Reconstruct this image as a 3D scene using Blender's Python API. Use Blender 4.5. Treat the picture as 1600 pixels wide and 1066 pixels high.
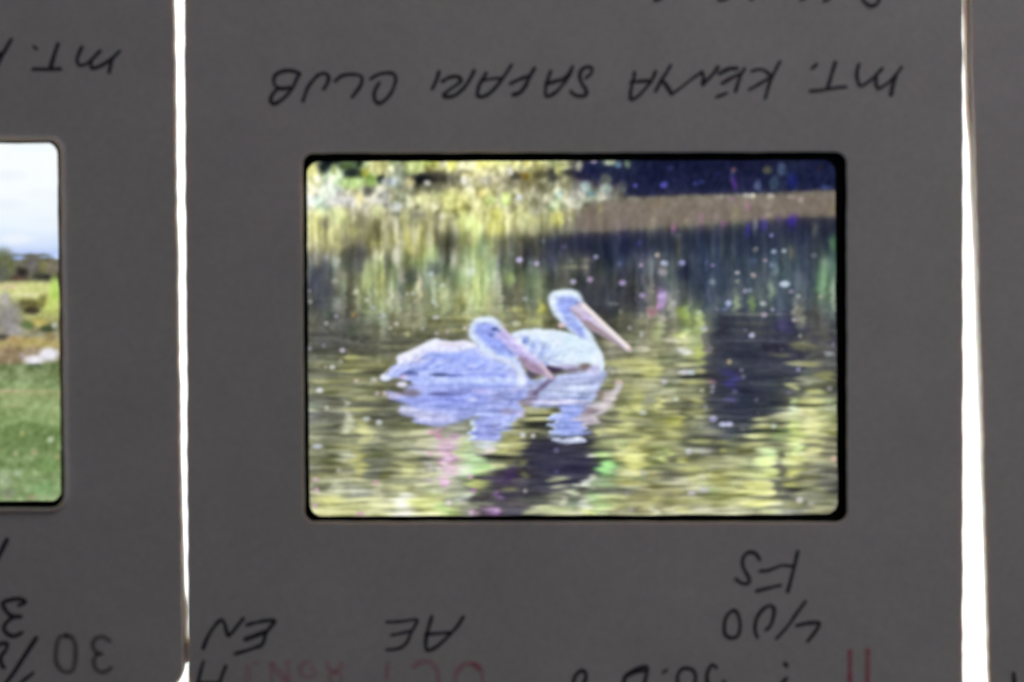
import bpy, math
import numpy as np

# ---------------------------------------------------------------- camera, light, exposure
# Metres. Slides lie on a light table (z = 0), the camera looks straight down at them.
T = 0.0014                    # thickness of a slide mount
CAM_D = 0.150                 # camera to the front face of the mounts
CAM_Z = T + CAM_D
PIX = 0.0653 / 1600           # size on the front face of 1/1600 of the frame width


def at(px, py, z=T):
    """point at height z that the camera sees at (px, py) of a 1600 x 1066 frame"""
    k = PIX * (CAM_Z - z) / CAM_D
    return ((px - 800) * k, -(py - 533) * k, z)


for o in list(bpy.data.objects):
    bpy.data.objects.remove(o)
SC = bpy.context.scene
COL = SC.collection

cam = bpy.data.cameras.new('camera')
cam_o = bpy.data.objects.new('camera', cam)
COL.objects.link(cam_o)
cam_o.location = (0, 0, CAM_Z)
cam.sensor_width = 36
cam.lens = 36 * CAM_D / 0.0653
cam.clip_start, cam.clip_end = 0.005, 50
cam.dof.use_dof = True        # the photograph is focused a little past the mounts
cam.dof.focus_distance = CAM_D + 0.0034
cam.dof.aperture_fstop = 5.6
cam.dof.aperture_blades = 0
SC.camera = cam_o

w = bpy.data.worlds.new('World')
SC.world = w
w.use_nodes = True
w.node_tree.nodes['Background'].inputs['Color'].default_value = (.97, .95, 1.0, 1)
w.node_tree.nodes['Background'].inputs['Strength'].default_value = 0.030

room = bpy.data.lights.new('room_light', 'AREA')
room.shape, room.size, room.size_y = 'RECTANGLE', 0.20, 0.16
room.energy, room.color = 0.087, (1.0, .98, .972)
room_o = bpy.data.objects.new('room_light', room)
COL.objects.link(room_o)
room_o.location = (0.105, 0.13, 0.115)
d = np.array([0.012, 0.01, 0]) - np.array(room_o.location)
room_o.rotation_euler = (math.atan2(math.hypot(d[0], d[1]), -d[2]), 0, math.atan2(-d[0], d[1]))

SC.view_settings.view_transform = 'Standard'
SC.view_settings.look = 'None'
SC.view_settings.exposure = 0
SC.view_settings.gamma = 1
SC.render.engine = 'CYCLES'
SC.cycles.max_bounces = 16
SC.cycles.transparent_max_bounces = 16
SC.cycles.use_denoising = True
LAMP = np.array([2.25, 2.4, 2.4])     # radiance of the light table


# ---------------------------------------------------------------- helpers
def mesh(name, verts, faces, mat, parent=None, smooth_shade=False):
    me = bpy.data.meshes.new(name)
    org = np.array(parent['org'] if parent is not None and 'org' in parent else (0, 0, 0), float)
    me.from_pydata((np.asarray(verts, float) - org).tolist(), [], faces)
    me.update()
    if smooth_shade:
        me.polygons.foreach_set('use_smooth', [True] * len(me.polygons))
    for m in (mat if isinstance(mat, list) else [mat]):
        me.materials.append(m)
    o = bpy.data.objects.new(name, me)
    COL.objects.link(o)
    if parent is not None:
        o.parent = parent
    return o


def thing(name, label, cat, loc, group=None):
    o = bpy.data.objects.new(name, None)
    o.empty_display_size = .004
    COL.objects.link(o)
    o.location = loc
    o['label'], o['category'] = label, cat
    if group:
        o['group'] = group
    return o


class Mat:
    def __init__(s, name):
        s.m = bpy.data.materials.new(name)
        s.m.use_nodes = True
        s.t = s.m.node_tree
        s.t.nodes.clear()
        s.out = s.n('ShaderNodeOutputMaterial')

    def n(s, kind, **kw):
        nd = s.t.nodes.new(kind)
        for k, v in kw.items():
            setattr(nd, k, v)
        return nd

    def l(s, a, b):
        s.t.links.new(a, b)

    def coord(s):
        return s.n('ShaderNodeTexCoord').outputs['Object']

    def noise(s, scale, detail=4, rough=.55, vec=None):
        nd = s.n('ShaderNodeTexNoise')
        nd.inputs['Scale'].default_value = scale
        nd.inputs['Detail'].default_value = detail
        nd.inputs['Roughness'].default_value = rough
        s.l(vec if vec is not None else s.coord(), nd.inputs['Vector'])
        return nd.outputs['Fac']

    def ramp(s, fac, stops):
        r = s.n('ShaderNodeValToRGB')
        e = r.color_ramp.elements
        while len(e) < len(stops):
            e.new(.5)
        for q, (p, c) in zip(e, stops):
            q.position = p
            q.color = (c[0], c[1], c[2], 1)
        s.l(fac, r.inputs['Fac'])
        return r.outputs['Color']

    def bsdf(s, rough=.8, spec=.2):
        b = s.n('ShaderNodeBsdfPrincipled')
        b.inputs['Roughness'].default_value = rough
        b.inputs['Specular IOR Level'].default_value = spec
        return b


def lin(c):
    c = np.clip(np.asarray(c, float) / 255, 0, 1)
    return np.where(c <= .04045, c / 12.92, ((c + .055) / 1.055) ** 2.4)


# ---------------------------------------------------------------- materials
def card_material(name, tint):
    M = Mat(name)
    b = M.bsdf(.75, .25)
    co = M.coord()
    f1 = M.noise(160, 5, .6, co)            # soft mottling of the board, mm scale
    t = tint
    c1 = M.ramp(f1, [(.3, [v * .95 for v in t]), (.7, [min(v * 1.04, .95) for v in t])])
    f0 = M.noise(45, 3, .5, co)             # broad faint greenish and violet patches: soft shading and camera noise painted in
    c0 = M.ramp(f0, [(.32, (.955, .975, .95)), (.68, (1, .975, 1))])
    m0 = M.n('ShaderNodeMix', data_type='RGBA', blend_type='MULTIPLY')
    m0.inputs['Factor'].default_value = 1
    M.l(c1, m0.inputs['A'])
    M.l(c0, m0.inputs['B'])
    c1 = m0.outputs['Result']
    f2 = M.noise(2600, 3, .6, co)           # paper fibre
    c2 = M.ramp(f2, [(.3, (.90, .90, .91)), (.7, (1, 1, 1))])
    mx = M.n('ShaderNodeMix', data_type='RGBA', blend_type='MULTIPLY')
    mx.inputs['Factor'].default_value = 1
    M.l(c1, mx.inputs['A'])
    M.l(c2, mx.inputs['B'])
    M.l(mx.outputs['Result'], b.inputs['Base Color'])
    bp = M.n('ShaderNodeBump')
    bp.inputs['Strength'].default_value = .25
    bp.inputs['Distance'].default_value = .00002
    M.l(f2, bp.inputs['Height'])
    M.l(bp.outputs['Normal'], b.inputs['Normal'])
    b.inputs['Subsurface Weight'].default_value = 1.0      # board glows a little where the light enters its cut edge
    b.inputs['Subsurface Radius'].default_value = (1.0, .62, .34)
    b.inputs['Subsurface Scale'].default_value = .0004
    M.l(b.outputs['BSDF'], M.out.inputs['Surface'])
    return M.m


def film_material(name):
    """dyed film: a colour filter that the light table shines through, with a faint gloss"""
    M = Mat(name)
    a = M.n('ShaderNodeAttribute', attribute_name='dye')
    tr = M.n('ShaderNodeBsdfTransparent')
    M.l(a.outputs['Color'], tr.inputs['Color'])
    gl = M.n('ShaderNodeBsdfGlossy')
    gl.inputs['Roughness'].default_value = .2
    gl.inputs['Color'].default_value = (.9, .9, .95, 1)
    mx = M.n('ShaderNodeMixShader')
    mx.inputs['Fac'].default_value = .02
    M.l(tr.outputs['BSDF'], mx.inputs[1])
    M.l(gl.outputs['BSDF'], mx.inputs[2])
    M.l(mx.outputs['Shader'], M.out.inputs['Surface'])
    return M.m


def plain_material(name, c, rough=.5, spec=.3):
    M = Mat(name)
    b = M.bsdf(rough, spec)
    f = M.noise(900, 3, .5)
    M.l(M.ramp(f, [(.3, [v * .85 for v in c]), (.7, c)]), b.inputs['Base Color'])
    M.l(b.outputs['BSDF'], M.out.inputs['Surface'])
    return M.m


def ink_material(name, c, cover, patch, seed, scale=2200):
    """ink that lets some board show through, thinner in patches"""
    M = Mat(name)
    b = M.bsdf(.55, .3)
    b.inputs['Base Color'].default_value = (*c, 1)
    tr = M.n('ShaderNodeBsdfTransparent')
    mp = M.n('ShaderNodeMapping')
    mp.inputs['Location'].default_value = (seed, seed * .7, 0)
    M.l(M.coord(), mp.inputs['Vector'])
    f = M.noise(scale, 3, .6, mp.outputs['Vector'])
    r = M.ramp(f, [(.36, [cover - patch] * 3), (.62, [cover] * 3)])
    mx = M.n('ShaderNodeMixShader')
    M.l(r, mx.inputs['Fac'])
    M.l(tr.outputs['BSDF'], mx.inputs[1])
    M.l(b.outputs['BSDF'], mx.inputs[2])
    M.l(mx.outputs['Shader'], M.out.inputs['Surface'])
    return M.m


def lamp_material():
    M = Mat('glowing_diffuser')
    e = M.n('ShaderNodeEmission')
    e.inputs['Color'].default_value = (*(LAMP / LAMP.max()), 1)
    e.inputs['Strength'].default_value = float(LAMP.max())
    M.l(e.outputs['Emission'], M.out.inputs['Surface'])
    return M.m


CARD = card_material('slide_board', (.76, .735, .745))
EDGE = card_material('cut_board_edge', (.88, .83, .775))
FILM = film_material('dyed_film')
WALL = plain_material('shaded_opening_edge', (.012, .012, .013), .7, .15)  # shade put into the colour: card walls made black against the film's glow
BLACK = plain_material('unexposed_film', (.0035, .004, .0045), .45, .15)
INK = ink_material('black_pen_ink', (.055, .048, .07), .90, .16, .0)
FAINT = ink_material('faint_grey_stamp_ink', (.05, .035, .05), .5, .12, .013)
RED = ink_material('red_stamp_ink', (.75, .06, .20), .56, .22, .021, 900)
PINK = ink_material('faded_pink_stamp_ink', (.78, .16, .32), .36, .2, .034, 900)
PALE = ink_material('palest_pink_stamp_ink', (.78, .16, .32), .2, .1, .055, 900)
DIFF = lamp_material()
SHELL = plain_material('grey_plastic', (.35, .35, .36))

# ---------------------------------------------------------------- film pictures
# The dyes of the two visible transparencies: flat print on flat film, worked out
# here with numpy as soft strokes and stored as point colours of the film meshes.
def hexrgb(h):
    return np.array([int(h[0:2], 16), int(h[2:4], 16), int(h[4:6], 16)], float)


class Canvas:
    def __init__(s, x0, y0, x1, y1, step, seed):
        s.x = np.arange(x0, x1 + step * .5, step)
        s.y = np.arange(y0, y1 + step * .5, step)
        s.X, s.Y = np.meshgrid(s.x, s.y)
        s.step = step
        s.a = np.zeros(s.X.shape + (3,))
        s.rng = np.random.RandomState(seed)

    def gauss(s, im, sx, sy):
        """gaussian blur, sigmas in picture units"""
        h, w = im.shape[:2]
        px, py = min(w - 1, int(3 * sx / s.step) + 2), min(h - 1, int(3 * sy / s.step) + 2)
        pad = [(py, py), (px, px)] + [(0, 0)] * (im.ndim - 2)
        p = np.pad(im, pad, mode='reflect')
        fx = np.fft.fftfreq(p.shape[1])[None, :]
        fy = np.fft.rfftfreq(p.shape[0])[:, None]
        g = np.exp(-2 * (np.pi ** 2) * ((fx * sx / s.step) ** 2 + (fy * sy / s.step) ** 2))
        if im.ndim == 3:
            g = g[..., None]
        f = np.fft.rfft(np.fft.fft(p, axis=1).real, axis=0) if False else np.fft.rfft2(p, axes=(1, 0))
        o = np.fft.irfft2(f * g, s=(p.shape[1], p.shape[0]), axes=(1, 0))
        return o[py:py + h, px:px + w]

    def noise(s, sx, sy):
        n = s.gauss(s.rng.standard_normal(s.X.shape), sx, sy)
        return (n - n.mean()) / (n.std() + 1e-9)

    def base(s, cells, sig):
        num = np.zeros_like(s.a)
        den = np.zeros(s.X.shape)
        for (x, y, c) in cells:
            w = np.exp(-((s.X - x) ** 2 + ((s.Y - y) * 1.1) ** 2) / (2 * sig * sig)) + 1e-12
            num += w[..., None] * np.array(c, float)
            den += w
        s.a = num / den[..., None]

    def mix(s, al, c):
        s.a += al[..., None] * (np.asarray(c, float) - s.a)

    def blob(s, x, y, rx, ry, c, k=1.0, hard=0.0):
        m = 1.6
        i0, i1 = np.searchsorted(s.y, [y - ry * m, y + ry * m])
        j0, j1 = np.searchsorted(s.x, [x - rx * m, x + rx * m])
        if i0 >= i1 or j0 >= j1:
            return
        d = np.sqrt(((s.X[i0:i1, j0:j1] - x) / rx) ** 2 + ((s.Y[i0:i1, j0:j1] - y) / ry) ** 2)
        lo, hi = .35 + hard * .4, 1.5 - hard * .3
        t = np.clip((hi - d) / (hi - lo), 0, 1)
        al = (t * t * (3 - 2 * t) * k)[..., None]
        s.a[i0:i1, j0:j1] += al * (hexrgb(c) - s.a[i0:i1, j0:j1])

    def warp(s, dx, dy):
        h, w = s.X.shape
        u = np.clip((s.X + dx - s.x[0]) / s.step, 0, w - 1.001)
        v = np.clip((s.Y + dy - s.y[0]) / s.step, 0, h - 1.001)
        i, j = v.astype(int), u.astype(int)
        fy, fx = (v - i)[..., None], (u - j)[..., None]
        A = s.a
        s.a = (A[i, j] * (1 - fx) + A[i, j + 1] * fx) * (1 - fy) + (A[i + 1, j] * (1 - fx) + A[i + 1, j + 1] * fx) * fy

    def mask(s, pts):
        pts = np.array(pts, float)
        ins = np.zeros(s.X.shape, bool)
        n = len(pts)
        for i in range(n):
            (xa, ya), (xb, yb) = pts[i], pts[(i + 1) % n]
            if ya == yb:
                continue
            c = ((ya > s.Y) != (yb > s.Y)) & (s.X < (xb - xa) * (s.Y - ya) / (yb - ya) + xa)
            ins ^= c
        return ins.astype(float)

    def poly(s, pts, c, blur=1.6, k=1.0):
        s.mix(s.gauss(s.mask(smooth(pts, 4, True)), blur, blur) * k, hexrgb(c))

    def stroke(s, pts, w, c, blur=1.2, k=1.0, w2=None):
        p = smooth(pts, 8, False)
        d = np.full(s.X.shape, 1e9)
        for i in range(len(p) - 1):
            (xa, ya), (xb, yb) = p[i], p[i + 1]
            ww = w if w2 is None else w + (w2 - w) * i / (len(p) - 1)
            t = np.clip(((s.X - xa) * (xb - xa) + (s.Y - ya) * (yb - ya)) / ((xb - xa) ** 2 + (yb - ya) ** 2 + 1e-9), 0, 1)
            d = np.minimum(d, np.hypot(s.X - xa - t * (xb - xa), s.Y - ya - t * (yb - ya)) - ww / 2)
        s.mix(np.clip(.5 - d / (2 * blur), 0, 1) * k, hexrgb(c))


def smooth(pts, n, closed):
    """Catmull-Rom through the points"""
    P = np.array(pts, float)
    if closed:
        Q = np.vstack([P[-1:], P, P[:2]])
    else:
        Q = np.vstack([2 * P[:1] - P[1:2], P, 2 * P[-1:] - P[-2:-1]])
    out = []
    for i in range(1, len(Q) - 2):
        for t in np.arange(n) / n:
            a, b, c, d = Q[i - 1], Q[i], Q[i + 1], Q[i + 2]
            out.append(.5 * (2 * b + (c - a) * t + (2 * a - 5 * b + 4 * c - d) * t * t + (3 * b - a - 3 * c + d) * t ** 3))
    if not closed:
        out.append(Q[-2])
    return np.array(out)


TILES = {'A': (460, 230), 'B': (740, 230), 'C': (1030, 230), 'D': (460, 420), 'E': (740, 420),
         'F': (1030, 420), 'G': (460, 620), 'H': (740, 620), 'I': (1030, 620)}
TS = 300 / 1600
BASE = {
 'A': """c8c86e 30363a 5a6448 bebe6e a0a578 c8d75a e1e16e ebf078
 e1d78c d7e1c3 82914f 969f6e 969678 3f342f 786455 bea58c
 e1e1d2 cdcdc8 cdb9a5 c3beb9 969b6e afaa6e c3c364 c8b96e
 dcd28c c8cd78 968c5f 877850 96915f 968769 96915f c3cd6e
 b9a078 a5915a 7d6955 877d4b afa55f a5a564 5f5a41 a0a564
 5a585a 787d69 464846 a0a573 7d8255 91a06e 6e735f 8c9b64""",
 'B': """ebe16e d7e68c d7cd78 bebe82 828269 78826e 465550 161830
 bea082 967864 825f46 8c8764 4b4150 3c3e4b 3c414b 1c1e3c
 bebe6e beb982 96916e a5aa87 a5a08c 968c7d 7d7369 827369
 b9b464 beb46e c3c382 aaa564 7d695a 6e5f55 766c5f 7d7662
 8c9164 5f5a46 4b4841 3c3c4b 28283c 2d3241 2a2c44 303246
 879669 4b504b 50555a 4b4e55 555550 373c4b 464b5a 5a5f64""",
 'C': """191b37 1c1e3e 1c1e3e 2d2a46 1c1c32 3c3e4b 1e234b 192341
 23264b 1e2041 1c1e3c 282646 23283e 415055 1e2855 192346
 766e62 736c5f 827673 a0968c 968c80 7d6c6c 7d695f 735f50
 6c665a 70645f 5f5c55 5f5a50 504e55 372d55 282637 37323a
 373e44 283044 283048 283044 32374b 41484e 2d2d3a 415541
 55585f 3c4455 30374e 3c444b 4b5558 555f5c 3a3c44 698269""",
 'D': """484a52 6e735f 737350 a0a569 878c5f 787d69 828c64 a0af6e
 525254 555550 696c50 969b6e 8c8c69 82875f 919669 9ba069
 5f5d4e 5a5852 5c5a50 787a5f 7d7855 7d7855 82805f 96966e
 5f5c55 585450 55504b 585246 5a5548 5f5546 5f5541 6e6950
 6e6955 69644b 7d764b 736c48 786e50 69624b 69624b 69624b
 736e5f 787055 82785f 736c50 645c50 645c50 5f5a55 5f5a55""",
 'E': """96a569 696955 788250 55554b 484848 3e3f42 3c3c40 5f625f
 96a064 73735f 6e7355 55554b 464646 3c3c44 3c3c42 6e6969
 8c915f 87825f 96965f 6e6e50 504e46 41413c 555546 827369
 8c8c5a 787650 6e6c4b 645f4b 555241 5a5541 6e6950 8c875f
 786e55 786e55 786e55 786e55 645c4b 7d695a 786e55 968c5f
 6e695a 6e695a 6e695a 6e695a 6e695a 7d785f 968c5f 918769""",
 'F': """555858 3c414b 414655 555a5f 555a5c 5f6c64 4b5255 698264
 787678 505555 585f64 5f6464 5f695f 5a5f64 64695f 737d64
 6e735a 96a05f 4b4b50 3c3c42 46464b 3e3c4e 69645c 555255
 6e6e5a a5aa6e 46444b 343444 383444 3a384a 555250 504e55
 696950 919164 3e3c48 37354b 383648 3e3a4c 55524e 555254
 828264 787355 413e48 34324b 3c3a48 555248 6e6c52 5f5c55""",
 'G': """7d7869 736e5f 7d765a 696250 6e695a 78735f 736e55 78735a
 827d6e 78735f 877d5a 736e5a 736e50 8c7d69 827864 8c8c6e
 82785f 78785a 969169 78735a 87825f aa9b82 cda5be aab482
 786e5a 7d7855 8c825f 6e6c55 969164 afa08c c8aab4 a5b47d
 aa917d 878264 918c73 8c8764 a59b6e a5a56e b4b48c 827d73
 beaf78 beb469 b9af6e afa56e cdc8aa b9b96e b9c378 96828c""",
 'H': """78736e 827864 968c64 5f5a4b 6e695f 6e6950 828250 73704b
 96968c 968c64 5a5541 4b4646 504b50 736955 8c8755 878250
 a5a08c a0965f 3c3741 373248 3c374b 696e46 aaaa5a 787646
 96a56e 6e6950 3c3744 383444 3c3a4b 697d55 b4af5f 8c8c5f
 6e6e4b 443c4b 4b4648 78736e 5f5c55 87966e 827855 967d55
 7d6478 5f555f 786e64 96966e a5aa82 a5aa6e 8c785f 967d64""",
 'I': """7d7655 78734e 3a3848 36344a 3e3c48 7d7d5f a5a064 82875f
 8c8755 6e6c50 505058 46444e 878258 a0a56e b9b478 6e694b
 8c875a 78785f 5a584b 787655 737055 a0a569 a59669 6e5f55
 827d5f 9b965f 8c8a64 a0a56e aaaf6e 8c8c5f 82735f 695f58
 87735a 8c825f 969155 a5a55f c3be6e 5a5552 96915a 5f5c58
 aa9678 a59b7d 968c73 968e7d aaa573 827d73 787064 827869"""}
# soft strokes: tile, then u v ru rv colour
FEAT = {
 'A': """270 170 75 55 141c22;300 115 80 25 151a1e;480 215 75 55 1a2026;540 130 30 40 22282a;140 190 45 60 cfc467;330 230 70 60 d5e0b4
 420 155 50 35 5a6a35;330 190 30 50 a9b266;600 215 40 40 b9b733;470 300 120 50 c2d879;640 270 50 60 87a03a;720 270 35 40 20262a
 780 290 60 35 a5a8ac;850 285 50 50 c9d3e0;700 170 70 60 c3b765;880 250 40 140 8a9078;1000 170 80 60 c4d072;1180 260 120 55 3a2c2c
 1060 265 70 45 15191f;1110 300 30 25 c0b4b4;1200 330 60 40 7d6f5a;1240 140 40 40 eee0c0;1310 150 40 50 e3e04e;1420 150 70 50 edeab0
 1440 230 60 30 b98860;1410 205 40 25 8b6b50;1560 160 50 60 efd36a;1420 275 30 35 ead2cf;1560 380 40 30 e5a868;965 290 40 40 c99b74
 540 430 35 60 eab086;620 370 45 45 6e625c;710 355 35 35 e8d8cc;230 400 60 60 dfe6cc;140 360 50 50 ead0b8;180 450 60 40 cfe0d4
 400 450 120 40 d0c8c6;690 450 50 40 d8cac6;850 500 50 45 c2c6c6;840 560 40 20 6f705c;960 460 35 50 e6e7b4;1060 430 60 60 d4d78a
 1300 420 50 70 d6d976;1160 490 60 40 d8c59c;250 640 60 60 82745f;120 580 40 60 d8d090;370 560 90 70 c9d07c;680 530 70 60 cdd388
 560 640 70 50 7d6a50;480 710 60 40 b4a05c;680 700 60 80 796849;740 650 30 60 b3a783;840 640 30 70 bdb090;940 740 20 60 cf9f47
 1010 760 35 70 d6cf9c;1130 780 35 80 c3bd8c;1225 580 25 25 d0c8bf;1430 640 110 60 ced87c;1280 790 70 70 46412f;1210 850 40 60 4c4a40
 1040 570 70 30 8d8678;520 880 110 60 443f40;700 800 60 15 c0a868;700 905 50 45 cfd0a8;850 900 40 90 c2baa0;265 915 30 25 b0aec8
 195 975 28 25 c29c4e;340 960 40 50 b9bcb0;130 820 30 30 d0b6a0;240 1000 60 60 4c4d58;500 1000 60 60 545858;650 1010 60 60 a8b070
 1170 1000 50 40 54604a;1330 940 35 70 b8b8a0;1480 1040 40 30 b2bccc;1150 880 60 60 a8b868;980 850 50 40 c4b46c""",
 'B': """440 130 30 30 d8a25a;350 240 50 40 4a3a38;430 240 45 35 91451a;300 200 30 40 d8cfc4;100 200 50 40 dcae90;100 280 45 40 c6b4a8
 60 390 35 30 dda66c;200 300 40 60 c49a84;560 230 50 40 5a4433;660 230 60 60 3c3838;715 190 35 50 b4b45c;800 210 60 30 38343c
 950 190 110 60 1c2048;1000 120 25 20 a89aae;1130 125 60 30 aab28c;1200 150 30 25 7890a0;1280 140 25 40 76856a;880 160 30 50 b0a48c
 900 240 80 30 2c2a44;1100 270 50 50 6a6c60;930 330 50 50 8fa2a0;1110 350 50 45 a3b2a2;980 390 40 30 647c88;1240 340 40 60 55585a
 1450 260 110 140 1c2044;1345 320 22 20 605ca0;1580 315 25 25 5048a8;380 420 30 30 c4ccd4;270 430 45 60 bcd45c;130 450 60 50 b9c466
 620 420 40 40 c9c09a;720 390 30 40 b4c8c0;840 470 50 55 c4c6ac;810 570 40 70 a9856a;700 600 60 60 cdc653;800 600 20 20 c0a69c
 970 540 80 80 6b574c;1050 520 25 50 b98a58;410 600 50 100 d5d886;190 560 60 60 b8b23e;180 680 80 60 cfc558;490 700 40 40 d2c09a
 520 530 50 50 b4aa90;590 670 40 50 85805c;1500 620 25 35 b3aa98;1530 470 60 40 84644c;420 770 60 30 463c2c;580 780 28 25 7e8898
 760 830 22 20 8a70a8;1380 800 20 20 5c50a0;470 965 20 20 7a8a94;205 970 22 20 8c8c96;660 935 20 18 7a6a90;590 940 15 15 706090
 1225 975 22 20 8890a8;1580 1045 40 30 b4b8bc;820 1000 110 18 8c8a74;930 1000 40 20 a8987c;960 940 50 20 8a7a70;60 850 60 80 8fa070;60 980 40 60 a4b45c""",
 'C': """95 175 25 25 4a4878;45 310 28 28 6a6cb0;300 300 30 20 4a4a88;350 290 25 20 4a5090;490 220 25 20 403c70;610 260 20 80 56587e
 620 190 20 25 8a5a50;630 300 25 60 6a3a90;900 190 40 35 8a8448;1020 180 40 50 6a7a8c;820 320 30 50 7880a0;960 300 35 60 5a7074
 1110 280 50 70 262c86;1340 170 30 40 3c3034;1390 335 50 20 5c6a98;740 410 60 25 d6d0cc;780 405 25 20 eadcc4;930 415 30 25 d2c8c8
 1090 415 60 15 b4a0a4;1175 440 28 28 d0a8c0;550 420 80 20 b0a2a4;600 440 30 20 b08ab0;900 480 50 40 a8a294;735 495 32 42 cf8ccc
 355 585 28 40 b878bc;465 575 30 35 a690b0;530 635 28 28 b268b4;120 670 28 45 a868a8;650 550 50 50 a0a060;220 610 25 25 caa880
 910 565 35 25 d4bca8;860 585 28 28 a884b8;1060 490 100 40 786660;1120 580 40 35 4c2c9c;1100 630 40 40 40309a;870 650 35 45 40389a
 740 690 25 60 40389a;990 590 25 25 4c2c8c;1440 510 35 40 9a7450;800 650 25 60 80808c;160 740 25 22 8898a8;780 950 35 18 7880a8
 955 980 35 25 98a8b4;30 1040 35 25 c0a8bc;400 960 20 20 606ca4;1100 880 30 60 807a6c;1450 800 30 60 668c4a;1400 1000 80 80 84a084
 970 1040 25 40 8c9c90;1300 690 25 60 60605c;520 800 20 120 565c58;160 820 20 80 6c6460""",
 'D': """250 150 110 180 4c4c54;480 150 50 150 66644c;980 60 70 80 44464a;1170 20 60 30 4a4c50;1050 150 30 110 c4b88c;890 60 20 80 c8bc98
 620 80 50 120 a8b06c;800 260 30 100 b4b890;1570 100 35 150 a8b85c;1400 405 160 14 b0b060;1380 440 160 15 78743c;1340 510 120 15 a8a064
 820 650 200 15 8c7c64;650 700 250 18 565048;480 740 60 30 9c9c54;600 800 200 20 8c7c54;480 850 150 14 a09058;700 870 180 16 54503c
 250 940 120 14 a49868;550 970 160 14 6c6450;300 880 160 22 5e5850;1000 1010 90 50 5f5550;955 545 30 22 b4ac78;340 100 28 28 c0bca8
 520 190 28 22 b0b48c;1165 290 35 30 b4bcb0;1480 30 40 30 c4ccc8;1140 45 28 22 a4b8bc;350 300 40 60 8a8a80;250 560 60 90 585458""",
 'E': """560 330 40 45 b8b43c;500 440 90 25 b4b860;360 340 60 20 a4a04c;450 380 150 25 80804c;200 150 40 150 a8aa8c;50 150 60 200 a4b068
 300 80 40 60 a0b05c;180 360 30 50 b8ac94;270 250 110 20 7c7468;300 290 120 14 504c3c;650 450 70 60 55503c;1000 200 200 200 45454c
 1150 290 60 15 80807c;1150 620 70 50 a0887c;1170 700 80 35 a8908c;1380 665 70 25 c8aca4;1250 715 150 12 5c5040;1200 790 120 30 a0985c
 1360 800 150 60 b0a464;1470 860 100 60 b8a85c;1120 570 60 40 645848;1540 520 50 100 98a068;1300 560 80 30 6f6c50;1250 420 60 60 6a6850
 1400 440 60 40 848460;1560 230 45 50 c098c0;1490 365 50 50 b0848c;1480 190 40 15 a07c7c;1560 310 30 25 a070a8;1150 440 120 14 565444""",
 'F': """210 370 60 60 a0b04c;330 440 40 100 a4b060;200 560 60 30 c8d45c;220 600 80 60 bcbc84;210 685 60 30 d4ccd4;340 720 50 80 a4ac44
 205 860 40 30 d0c4d8;275 865 40 28 ccd4e8;370 850 50 20 a89c64;100 595 60 22 c4a0a0;230 800 90 18 b8b484;260 760 120 14 5c5c44
 250 830 140 12 5c564c;290 900 160 16 2c2c30;280 945 130 20 b0a864;430 940 40 20 a88088;100 860 50 25 a08080;1160 380 50 110 8c8870
 1200 640 90 40 807858;1280 380 60 60 4c4848;1300 590 50 40 44424c;1160 790 90 22 b4b07c;1260 795 70 22 a0985c;1120 980 50 30 c0bc74
 1290 1025 85 25 c8c474;1210 930 70 40 908c74;1400 880 100 18 908850;1440 910 50 15 a0984c;1000 720 90 18 6c6454;780 460 160 14 605e58
 800 530 170 14 504e4c;640 290 40 60 849070;770 290 30 60 6c8440;940 180 40 70 8a9880;1360 130 60 130 6c8c64;1450 200 30 160 90a08c
 600 940 60 60 443e78;600 870 50 40 3e3a6c;1030 480 80 60 443e60;540 480 50 90 36343e;1000 650 100 30 302a3c;400 620 25 100 706068
 420 680 30 30 807078;200 30 60 70 30344c;800 600 300 10 64646c;800 380 330 12 80807a;25 240 35 50 a898c4;20 310 30 30 b08cbc;20 410 60 20 b8a4a0
 560 330 25 22 8890b4;440 110 30 25 8c98a4;1410 710 50 22 9c98a0""",
 'G': """250 20 180 30 645f58;600 20 130 16 a49870;570 70 240 20 5c584a;560 105 160 14 b09c60;440 40 28 40 b4b4a8;435 160 30 45 b4b4a8
 1265 430 40 80 c8b0bc;1270 520 42 50 d0b0c8;1270 610 30 70 c8b4c0;1265 720 40 40 e0b4dc;1125 480 36 26 c0a0b0;1115 570 40 50 b4a0a8
 1110 295 50 20 d49cb0;1200 310 35 60 c090ac;1130 700 30 22 d0a8c0;1340 330 40 30 a888a8;930 850 80 60 e8dcd8;940 940 80 70 ece0cc
 450 500 70 50 c8c8a8;540 560 50 120 b8a058;560 250 40 60 b4a464;590 340 50 50 b8a468;440 250 50 100 b4ae94;400 760 120 60 95947a
 360 740 40 50 bcb494;700 800 50 90 c0ac90;300 860 150 40 c8bc68;320 970 200 25 d8b888;600 880 150 40 c0b878;1100 870 120 70 c4c46c
 1060 730 60 60 b8b48c;1400 450 60 100 a8b470;1500 540 60 60 b4d490;1440 620 60 60 c0c8b0;1530 720 70 40 c4c85c;1420 830 60 40 c4c8b4
 1430 890 80 14 c0c4a0;790 540 170 34 58564a;930 525 110 12 6a6848;1090 520 60 12 5a5648;1080 440 100 10 565848;430 330 160 14 64644e
 380 390 120 14 74705c;770 340 60 130 68664e;340 190 60 30 605c54;430 610 70 20 6c6a58;800 690 120 14 848060;740 650 50 40 74703c
 620 880 60 14 80805c;920 600 60 60 c4c478;1000 260 120 50 7c7850;1010 300 80 18 c0b890;1060 340 110 12 585844;930 480 140 18 a8a474
 1580 520 40 22 28282a;1580 680 50 40 34322c;1560 840 70 60 3c3638;1560 960 40 60 4c444c""",
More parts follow.
